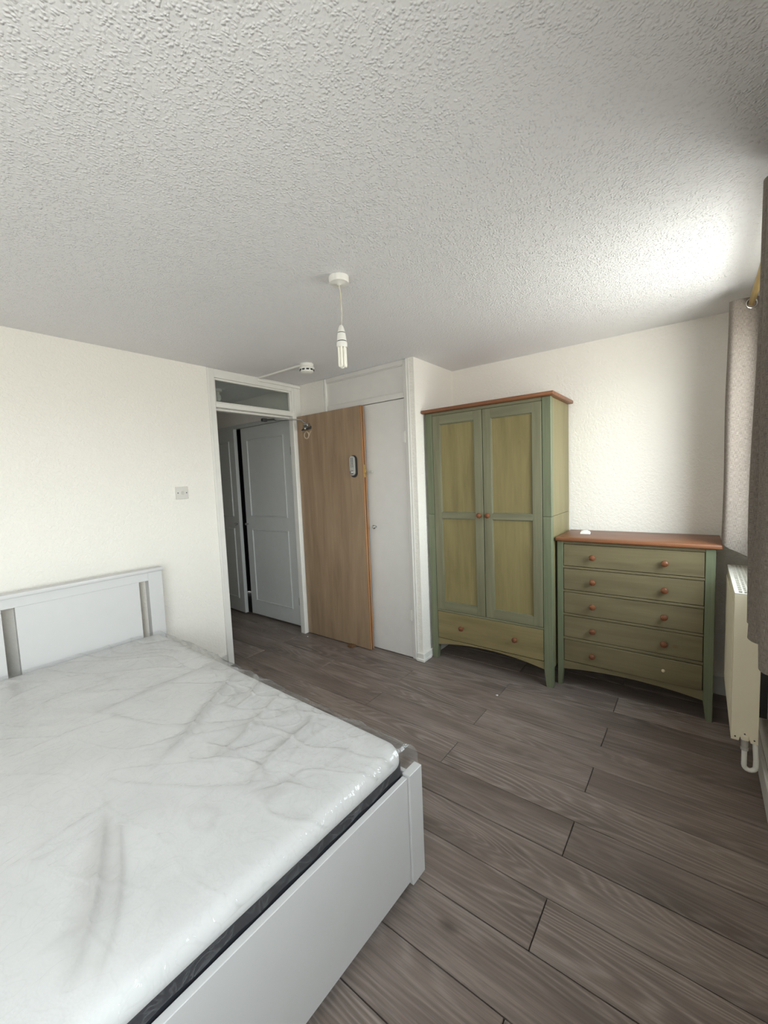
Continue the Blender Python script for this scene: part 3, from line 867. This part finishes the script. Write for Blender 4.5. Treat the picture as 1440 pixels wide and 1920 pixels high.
# valve and looped tail pipe
vx = 0.046
MB().box(vx - 0.014, vx + 0.014, -0.004, 0.03, RZ0 + 0.006, RZ0 + 0.030, bev=0.004).build('valve_boss', RAD_CREAM, ra)
MB().lathe([(0.012, 0), (0.012, -0.030), (0.010, -0.034), (0.013, -0.036), (0.013, -0.048), (0.010, -0.050)], (vx, 0.012, RZ0 + 0.008), (0, 0, 1), 16).build('valve', SILVER, ra)
pp = []
cz, rr = 0.118, 0.019
pp.append((vx, 0.012, RZ0 - 0.04)); pp.append((vx, 0.012, cz + 0.02))
for k in range(0, 11):
    a = math.pi * k / 10
    pp.append((vx + rr - rr * math.cos(a), 0.012 + 0.006 * k / 10, cz - rr * math.sin(a)))
pp.append((vx + 2 * rr + 0.001, 0.02, cz + 0.03)); pp.append((vx + 2 * rr - 0.006, 0.022, RZ0 + 0.03))
MB().tube(pp, 0.0095, 12).build('pipe', WHITE_PLASTIC, ra)
MB().tube([(vx, dY - 0.03, RZ0 + 0.01), (vx, dY - 0.03, 0.165), (vx, dY - 0.03, 0.001)], 0.0085, 10).build('pipe', WHITE_PLASTIC, ra)
for yy in (0.12, dY - 0.12):
    MB().box(dX, XW - RX0 - 0.0005, yy - 0.015, yy + 0.015, 0.3, 0.8).build('bracket', DARK_GREY, ra)

# ------------------------------------------------------------------ curtains
PX, PZ = 3.066, 2.172
pole = empty('curtain_pole', (PX, 2.0, PZ)); tag(pole, 'brass curtain pole running above the window', 'curtain pole')
MB().tube([(0, -0.95, 0), (0, 0.80, 0)], 0.0125, 16).build('rod', BRASS, pole)
for yy, s in ((-0.95, -1), (0.80, 1)):
    MB().lathe([(0.0125, 0), (0.018, 0.004), (0.018, 0.010), (0.026, 0.022), (0.026, 0.034), (0.014, 0.048), (0, 0.05)], (0, yy, 0), (0, s, 0), 18).build('finial', BRASS, pole)
for yy in (-0.90, 0.77):
    MB().tube([(0, yy, -0.014), (0.03, yy, -0.02), (XW - PX + 0.0005, yy, -0.02)], 0.006, 10).lathe([(0.025, 0), (0.025, 0.006)], (XW - PX, yy, -0.02), (-1, 0, 0), 16).build('bracket', BRASS, pole)

def curtain(name, path, ztop, zbot, label, eye_idx, flare=0.0):
    """path: list of (x, y); smooth through them; fabric hangs with a little flare and hem weight"""
    P0 = [Vector((p[0], p[1], 0)) for p in path]
    # Catmull-Rom
    pts = []
    Q = [P0[0] * 2 - P0[1]] + P0 + [P0[-1] * 2 - P0[-2]]
    for i in range(1, len(Q) - 2):
        for k in range(14):
            t = k / 14
            p = 0.5 * ((2 * Q[i]) + (Q[i + 1] - Q[i - 1]) * t + (2 * Q[i - 1] - 5 * Q[i] + 4 * Q[i + 1] - Q[i + 2]) * t * t + (-Q[i - 1] + 3 * Q[i] - 3 * Q[i + 1] + Q[i + 2]) * t ** 3)
            pts.append(p)
    pts.append(P0[-1])
    n = len(pts)
    c = sum(pts, Vector()) / n
    s = [0.0]
    for a, b in zip(pts[:-1], pts[1:]): s.append(s[-1] + (b - a).length)
    nz = 40
    nrm = []
    for i in range(n):
        t = (pts[min(i + 1, n - 1)] - pts[max(i - 1, 0)]).normalized()
        nrm.append(Vector((-t.y, t.x, 0)))
    root = empty(name, (c.x, c.y, 0)); tag(root, label, 'curtain', 'grey linen curtains at the window')
    me = bpy.data.meshes.new('fabric')
    V = []; UV = []
    zb = zbot if callable(zbot) else (lambda u: zbot)
    root.location = (c.x, c.y, zb(0.5))
    th = 0.0016
    for layer in (1, -1):
        for i in range(n):
            for j in range(nz + 1):
                u = j / nz
                z = zb(i / (n - 1)) + (ztop - zb(i / (n - 1))) * u
                wob = 0.004 * (1 - u) * math.sin(s[i] * 31 + 5 * u) + 0.003 * math.sin(9 * u + s[i] * 12) * (1 - u)
                amp = 1.0 + flare * (1 - u)
                p = pts[i] + nrm[i] * (layer * th * 0.5 + wob)
                x = PX + (p.x - PX) * amp
                V.append((x - c.x, p.y - c.y, z - zb(0.5)))
                UV.append((s[i], z))
    m1 = n * (nz + 1)
    F = []
    ix = lambda L, i, j: L * m1 + i * (nz + 1) + j
    for i in range(n - 1):
        for j in range(nz):
            F.append((ix(0, i, j), ix(0, i + 1, j), ix(0, i + 1, j + 1), ix(0, i, j + 1)))
            F.append((ix(1, i, j), ix(1, i, j + 1), ix(1, i + 1, j + 1), ix(1, i + 1, j)))
        F.append((ix(0, i, nz), ix(0, i + 1, nz), ix(1, i + 1, nz), ix(1, i, nz)))
        F.append((ix(0, i, 0), ix(1, i, 0), ix(1, i + 1, 0), ix(0, i + 1, 0)))
    for j in range(nz):
        F.append((ix(0, 0, j), ix(0, 0, j + 1), ix(1, 0, j + 1), ix(1, 0, j)))
        F.append((ix(0, n - 1, j), ix(1, n - 1, j), ix(1, n - 1, j + 1), ix(0, n - 1, j + 1)))
    me.from_pydata(V, [], F)
    uvl = me.uv_layers.new(name='UVMap')
    for lp in me.loops: uvl.data[lp.index].uv = UV[lp.vertex_index]
    me.materials.append(LINEN)
    for p in me.polygons: p.use_smooth = True
    me.set_sharp_from_angle(angle=math.radians(60))
    fab = bpy.data.objects.new('fabric', me); COL.objects.link(fab); fab.parent = root
    # eyelets where the fabric crosses the pole
    for i in range(n - 1):
        if (pts[i].x - PX) * (pts[i + 1].x - PX) <= 0 and abs(pts[i].x - pts[i + 1].x) > 1e-6:
            f = (PX - pts[i].x) / (pts[i + 1].x - pts[i].x)
            p = pts[i].lerp(pts[i + 1], f)
            ax = nrm[i]
            e = MB().torus((0, 0, 0), ax, 0.0215, 0.0042, 24, 8).build('eyelet', CHROME, root)
            e.location = (p.x - c.x, p.y - c.y, PZ - zb(0.5))
    # stitched hem line
    return root
far = [(3.112, 2.625), (3.066, 2.60), (3.000, 2.590), (2.990, 2.635), (3.066, 2.675), (3.118, 2.705), (3.112, 2.735), (3.066, 2.745), (3.012, 2.765)]
curtain('curtain', far, 2.202, (lambda u: 0.90 + 0.13 * min(1.0, u * 2.6)), 'grey linen curtain at the far end of the pole, over the chest corner', 0, 0.12)
near = [(3.100, 1.615), (3.066, 1.60), (3.020, 1.575), (3.022, 1.535), (3.066, 1.52), (3.112, 1.50), (3.108, 1.455), (3.066, 1.44), (3.018, 1.415), (3.020, 1.36), (3.066, 1.34), (3.112, 1.315), (3.108, 1.26), (3.066, 1.24), (3.018, 1.21), (3.022, 1.15), (3.066, 1.13), (3.108, 1.10)]
curtain('curtain', near, 2.212, (lambda u: 0.905), 'grey linen curtain nearest the camera, hanging over the radiator end', 0, 0.18)

# ------------------------------------------------------------------ bed
BED = (0.10, 0.305, -0.025)
bd = empty('bed_frame', (BED[0], BED[1], 0), BED[2])
tag(bd, 'white double bed frame with slotted headboard against the wall', 'bed')
HW = 0.735
HT = 0.905
m = MB().box(0.012, 0.066, HW - 0.083, HW, 0.0, HT - 0.022, bev=0.002); m.build('headboard_post', CABINET_WHITE, bd)
m = MB().box(0.012, 0.066, -HW, -HW + 0.083, 0.0, HT - 0.022, bev=0.002); m.build('headboard_post', CABINET_WHITE, bd)
MB().box(0.014, 0.064, -HW + 0.083, HW - 0.083, 0.832, HT - 0.022, bev=0.001).build('headboard_rail', CABINET_WHITE, bd)
MB().box(0.006, 0.078, -HW - 0.006, HW + 0.006, HT - 0.022, HT, bev=0.004, seg=2).build('headboard_cap', CABINET_WHITE, bd)
for ya, yb in ((0.026, HW - 0.135), (-HW + 0.135, -0.026)):
    MB().box(0.024, 0.060, ya, yb, 0.24, 0.832, bev=0.001).build('headboard_panel', CABINET_WHITE, bd)
MB().box(0.014, 0.064, -HW + 0.083, HW - 0.083, 0.16, 0.26, bev=0.001).build('headboard_rail', CABINET_WHITE, bd)
FX = 2.027
FW = 0.725
for s in (-1, 1):
    ya, yb = (FW - 0.071, FW) if s > 0 else (-FW, -FW + 0.071)
    MB().box(FX - 0.030, FX, ya, yb, 0.036, 0.424, bev=0.0015).build('foot_post', CABINET_WHITE, bd)
    MB().box(FX - 0.09, FX - 0.035, ya + 0.02, yb - 0.02, 0.0, 0.06).build('foot_pad', DARK_GREY, bd)
    MB().box(0.067, FX - 0.031, s * 0.716 - 0.009, s * 0.716 + 0.009, 0.05, 0.38, bev=0.002).build('side_rail', CABINET_WHITE, bd)
MB().box(FX - 0.027, FX - 0.007, -FW + 0.072, FW - 0.072, 0.050, 0.417, bev=0.0015).build('footboard', CABINET_WHITE, bd)
MB().box(0.07, FX - 0.035, -0.70, 0.70, 0.27, 0.298).build('slat_base', SLATBASE, bd)

# ------------------------------------------------------------------ mattress in its plastic
mt = empty('mattress', (BED[0], BED[1], 0.2985), BED[2])
tag(mt, 'white double mattress with charcoal border still wrapped in clear plastic', 'mattress')
MX0, MX1, MY = 0.082, 1.990, 0.688
MT = 0.207      # height of the white top above the base
def rounded_slab(x0, x1, y0, y1, zfun, r, nc=8, nx=60):
    """closed loops stacked upward: (inset, z)"""
    loops = []
    for ins, z in zfun:
        rr = max(r - ins, 0.004)
        xa, xb, ya, yb = x0 + ins, x1 - ins, y0 + ins, y1 - ins
        lp = []
        for (cx, cy, a0) in ((xb - rr, yb - rr, 0), (xa + rr, yb - rr, 90), (xa + rr, ya + rr, 180), (xb - rr, ya + rr, 270)):
            for k in range(nc + 1):
                a = math.radians(a0 + 90 * k / nc)
                lp.append((cx + rr * math.cos(a), cy + rr * math.sin(a), z))
        loops.append(lp)
    return loops
def loops_mesh(name, loops, mat, parent):
    b = MB()
    R = [[b.bm.verts.new(p) for p in lp] for lp in loops]
    n = len(R[0])
    for A, B in zip(R[:-1], R[1:]):
        for k in range(n):
            b.bm.faces.new([A[k], A[(k + 1) % n], B[(k + 1) % n], B[k]])
    b.bm.faces.new(list(reversed(R[0]))); b.bm.faces.new(R[-1])
    return b.build(name, mat, parent, sharp=50)
loops_mesh('border', rounded_slab(MX0, MX1, -MY, MY, [(0.004, 0.0), (0.0, 0.008), (0.0, 0.140), (0.006, 0.147)], 0.05), BORDER, mt)
loops_mesh('cover', rounded_slab(MX0 - 0.002, MX1 + 0.003, -MY - 0.003, MY + 0.003, [(0.004, 0.1475), (0.0, 0.152), (0.0, 0.164), (0.004, 0.178), (0.012, 0.190), (0.024, 0.199), (0.045, 0.2045), (0.09, 0.207), (0.25, 0.208)], 0.07), KNIT, mt)

def px_to_bed(u, v, z=0.512):
    d = CF + CR * ((u - 720) / 771.26) - CU * ((v - 960) / 771.26)
    t = (z - CAM_POS.z) / d.z
    p = CAM_POS + d * t
    q = Matrix.Rotation(-BED[2], 3, 'Z') @ (p - Vector((BED[0], BED[1], 0)))
    return (q.x, q.y)
FOLDS = [  # polyline in photograph pixels, height, half width (metres)
    ([(440, 1232), (330, 1275), (150, 1353)], 0.012, 0.016),
    ([(445, 1258), (400, 1315), (345, 1385), (290, 1440)], 0.020, 0.018),
    ([(534, 1293), (448, 1388), (395, 1426)], 0.018, 0.016),
    ([(592, 1318), (579, 1360), (512, 1417), (470, 1465), (466, 1478)], 0.016, 0.018),
    ([(448, 1494), (544, 1472), (604, 1484)], 0.009, 0.014),
    ([(198, 1519), (190, 1600), (178, 1700), (128, 1863)], 0.018, 0.022),
    ([(224, 1535), (226, 1640), (216, 1740), (176, 1870)], 0.014, 0.016),
    ([(480, 1262), (486, 1285), (470, 1310), (440, 1330)], 0.022, 0.013),
    ([(405, 1224), (420, 1250), (452, 1262)], 0.022, 0.016),
    ([(330, 1183), (372, 1212), (410, 1232)], 0.020, 0.018),
    ([(250, 1480), (120, 1560), (0, 1640)], 0.006, 0.012),
    ([(190, 1535), (80, 1612), (60, 1615), (180, 1560)], 0.006, 0.008),
    ([(640, 1345), (560, 1400), (520, 1455)], 0.007, 0.016),
    ([(380, 1392), (440, 1412), (520, 1380)], 0.010, 0.014),
    ([(340, 1420), (395, 1428), (460, 1400)], 0.008, 0.012),
    ([(680, 1372), (640, 1420), (560, 1475)], 0.005, 0.014),
    ([(300, 1860), (420, 1720), (520, 1620)], 0.006, 0.014),
    ([(20, 1420), (130, 1372), (260, 1330)], 0.005, 0.014),
    ([(60, 1330), (150, 1290), (280, 1250)], 0.005, 0.012),
]
def build_film():
    A = MX1 + 0.010          # where the sheet turns down at the foot
    A0 = MX0 - 0.004
    B = MY + 0.012
    DROP = 0.085
    na, nb = 620, 470
    av = np.concatenate([np.linspace(A0, A - 0.06, na - 100), np.linspace(A - 0.06, A + DROP, 101)[1:]])
    bv = np.concatenate([np.linspace(-B - 0.05, B - 0.06, nb - 110), np.linspace(B - 0.06, B + 0.066, 111)[1:]])
    na, nb = len(av), len(bv)
    X, Y = np.meshgrid(av, bv, indexing='ij')
    Hh = np.zeros_like(X)
    # explicit folds
    for pl_, hgt, wd in FOLDS:
        q = [px_to_bed(*p) for p in pl_]
        best = np.full(X.shape, 1e9); side = np.zeros_like(X); tt = np.zeros_like(X)
        L = 0.0; tot = sum(math.dist(a, b) for a, b in zip(q[:-1], q[1:]))
        for a, b in zip(q[:-1], q[1:]):
            ab = np.array(b) - np.array(a); l = np.linalg.norm(ab)
            t = np.clip(((X - a[0]) * ab[0] + (Y - a[1]) * ab[1]) / (l * l), 0, 1)
            dx = X - (a[0] + t * ab[0]); dy = Y - (a[1] + t * ab[1])
            d = np.hypot(dx, dy)
            sgn = np.sign(ab[0] * dy - ab[1] * dx)
            up = d < best
            best = np.where(up, d, best); side = np.where(up, sgn, side); tt = np.where(up, (L + t * l) / tot, tt)
            L += l
        env = np.clip(np.sin(np.pi * np.clip(tt, 0.02, 0.98)), 0, 1) ** 0.5
        wdd = np.where(side > 0, wd * 0.55, wd * 1.5)
        Hh += hgt * env * np.exp(-best / wdd) * 0.9
    # procedural creases: ridged, warped, stretched noise
    s1 = np.empty_like(X); s2 = np.empty_like(X)
    for i in range(na):
        for j in range(nb):
            x, y = X[i, j], Y[i, j]
            a = 0.86 * x + 0.5 * y; b = -0.5 * x + 0.86 * y
            wq = mnoise.noise((x * 2.3, y * 2.3, 4.0))
            s1[i, j] = mnoise.noise((a * 2.2 + wq * 0.7, b * 9.0 + wq * 1.2, 1.7))
            s2[i, j] = mnoise.noise((x * 11.0 + wq * 2, y * 17.0 - wq * 2, 8.3))
    right = np.clip((Y + 0.2) / 0.8, 0, 1)
    Hh += 0.0085 * (0.3 + 0.7 * right) * np.clip(1 - np.abs(s1) * 7, 0, 1) ** 1.6
    Hh += 0.0034 * (0.25 + 0.75 * right) * np.clip(1 - np.abs(s2) * 6, 0, 1) ** 1.4 + 0.0012 * s2
    # drape over the box edges
    oa = np.clip(X - A + 0.03, 0, None); ob = np.clip(np.abs(Y) - B + 0.03, 0, None)
    def bend(o, r=0.03):
        # arc of radius r then straight down: returns (outward, down)
        th = np.clip(o / r, 0, math.pi / 2)
        out = r * np.sin(th); dn = r * (1 - np.cos(th)) + np.clip(o - r * math.pi / 2, 0, None)
        return out, dn
    outa, dna = bend(oa); outb, dnb = bend(ob)
    px = np.minimum(X, A - 0.03) + outa
    py = np.sign(Y) * (np.minimum(np.abs(Y), B - 0.03) + outb)
    down = np.maximum(dna, dnb)
    ear = np.minimum(dna, dnb)
    px = px + ear * 0.18 + 0.010 * s2 * np.clip(dna / 0.05, 0, 1) * (dna > 0) * 0.6 + 0.004 * np.clip(dna / 0.04, 0, 1)
    wav = np.sin(X * 21 + 3 * s1) * 0.5 + s2
    py = py + np.sign(Y) * (ear * 0.25 + np.clip(dnb / 0.04, 0, 1) * (0.012 + 0.012 * wav))
    topz = MT + 0.0035
    z = topz - down + Hh * np.clip(1 - down / 0.05, 0.0, 1)
    # keep the foot skirt clear of the footboard top (0.417 in the room) with a ragged hem
    hem = 0.4320 - 0.2985 + 0.005 * (s2 + 0.5 * np.sin(Y * 47))
    z = np.where(dna > 0.02, np.maximum(z, hem), z)
    z = np.where(X < A0 + 0.02, np.minimum(z, topz + 0.004), z)
    px = np.maximum(px, MX0 - 0.002)
    P = np.stack([px, py, z], -1)
    o = grid_mesh('plastic_wrap', P, FILM, mt)
    a = o.data.attributes.new('gather', 'FLOAT', 'POINT')
    gat = np.clip((Hh - 0.003) / 0.010, 0, 1) * (down < 0.03) + 0.35 * np.clip(dnb / 0.02, 0, 1) * np.clip(0.6 + s2 * 1.5, 0, 1)
    a.data.foreach_set('value', gat.reshape(-1).astype(np.float32))
    return o
fo = build_film()
fo['label'] = 'crinkled clear plastic film'

# ------------------------------------------------------------------ fittings
sw = empty('light_switch', (0.0, 1.295, 1.361)); tag(sw, 'square white rocker light switch on the wall above the headboard', 'switch')
MB().box(0.0005, 0.009, -0.043, 0.043, -0.043, 0.043, bev=0.002).build('plate', SWITCH_PLASTIC, sw)
MB().box(0.009, 0.014, -0.006, 0.011, -0.012, 0.012, bev=0.002, rot=Matrix.Rotation(0.14, 3, 'Y')).build('rocker', SWITCH_PLASTIC, sw)
for yy in (-0.030, 0.030):
    MB().lathe([(0.0042, 0), (0.0042, 0.001), (0.0, 0.0012)], (0.009, yy, 0), (1, 0, 0), 10).build('screw', DARK_GREY, sw)

sd = empty('smoke_alarm', (0.558, 2.02, H)); tag(sd, 'round white smoke alarm with dark vents on the ceiling', 'smoke alarm')
MB().lathe([(0.050, -0.0005), (0.050, -0.018), (0.046, -0.021), (0.0, -0.021)], n=32).build('base', WHITE_PLASTIC, sd)
MB().lathe([(0.046, -0.021), (0.055, -0.026), (0.056, -0.034), (0.052, -0.038), (0.046, -0.058), (0.034, -0.066), (0.018, -0.069), (0, -0.069)], n=32).build('body', WHITE_PLASTIC, sd)
for k in range(10):
    a = 2 * math.pi * k / 10
    m = MB().box(0.0475, 0.0535, -0.0105, 0.0105, -0.0505, -0.040, bev=0.002)
    o = m.build('vent', BLACK_PLASTIC, sd); o.rotation_euler = (0, 0, a)

pn = empty('pendant_light', (1.640, 1.231, H)); tag(pn, 'bare white ceiling pendant with stick energy-saving bulb', 'light')
MB().lathe([(0.043, -0.0005), (0.043, -0.020), (0.040, -0.026), (0.012, -0.029), (0.006, -0.034), (0, -0.034)], n=32).build('ceiling_rose', WHITE_PLASTIC, pn)
MB().tube([(0, 0, -0.033), (0.003, 0.004, -0.08), (0.002, 0.006, -0.15), (0, 0.002, -0.20), (0, 0, -0.212)], 0.0028, 8).build('cord', mat_plain('cream_flex', srgb(206, 198, 176), 0.5), pn)
MB().lathe([(0.006, -0.200), (0.009, -0.204), (0.013, -0.214), (0.0155, -0.226), (0.017, -0.228), (0.017, -0.231)], n=24).build('lamp_holder_cap', WHITE_PLASTIC, pn)
MB().lathe([(0.0165, -0.231), (0.0165, -0.234)], n=24).build('holder_ring', DARK_GREY, pn)
MB().lathe([(0.017, -0.234), (0.018, -0.240), (0.021, -0.262), (0.021, -0.267)], n=24).build('lamp_holder', WHITE_PLASTIC, pn)
MB().lathe([(0.020, -0.267), (0.020, -0.271)], n=24).build('holder_ring', DARK_GREY, pn)
bulb = MB().lathe([(0.022, -0.271), (0.0235, -0.277), (0.0235, -0.288), (0.020, -0.294), (0.0, -0.294)], n=24).build('bulb', WHITE_PLASTIC, pn)
for k in range(3):
    a = 2 * math.pi * k / 3 + 0.5
    ca, sa = math.cos(a), math.sin(a)
    pts = []
    def lp(t, z): return (0.0125 * ca - t * sa, 0.0125 * sa + t * ca, z)
    pts.append(lp(-0.0075, -0.294)); pts.append(lp(-0.0075, -0.368))
    for q in range(1, 8):
        b = math.pi * q / 8
        pts.append(lp(-0.0075 * math.cos(b), -0.368 - 0.0075 * math.sin(b)))
    pts.append(lp(0.0075, -0.368)); pts.append(lp(0.0075, -0.294))
    MB().tube(pts, 0.0052, 10).build('tube', TUBE_WHITE, bulb)

# wooden wedge under the oak door and small scraps on the floor
wd = MB().prism([(0.0, 0.0), (0.055, 0.0), (0.055, 0.020), (0.0, 0.018)], 1, -0.050, 0.0, bev=0.002).build('door_wedge', WEDGE_WOOD, loc=(0.545, 2.368, 0.0003))
tag(wd, 'small brown wooden wedge on the floor at the foot of the oak door', 'wedge')
def scrap(x, y, s, label):
    m = MB().prism([(-s, -s * 0.6), (s * 0.7, -s), (s, s * 0.4), (-s * 0.2, s * 0.9)], 2, 0.0004, 0.004, bev=0.0005)
    tag(m.build('paper_scrap', PAPER, loc=(x, y, 0)), label, 'scrap')
scrap(1.881, 2.267, 0.007, 'tiny white crumb on the floor in front of the wardrobe')
scrap(0.075, 2.30, 0.006, 'tiny white crumb on the floor by the oak door hinge')
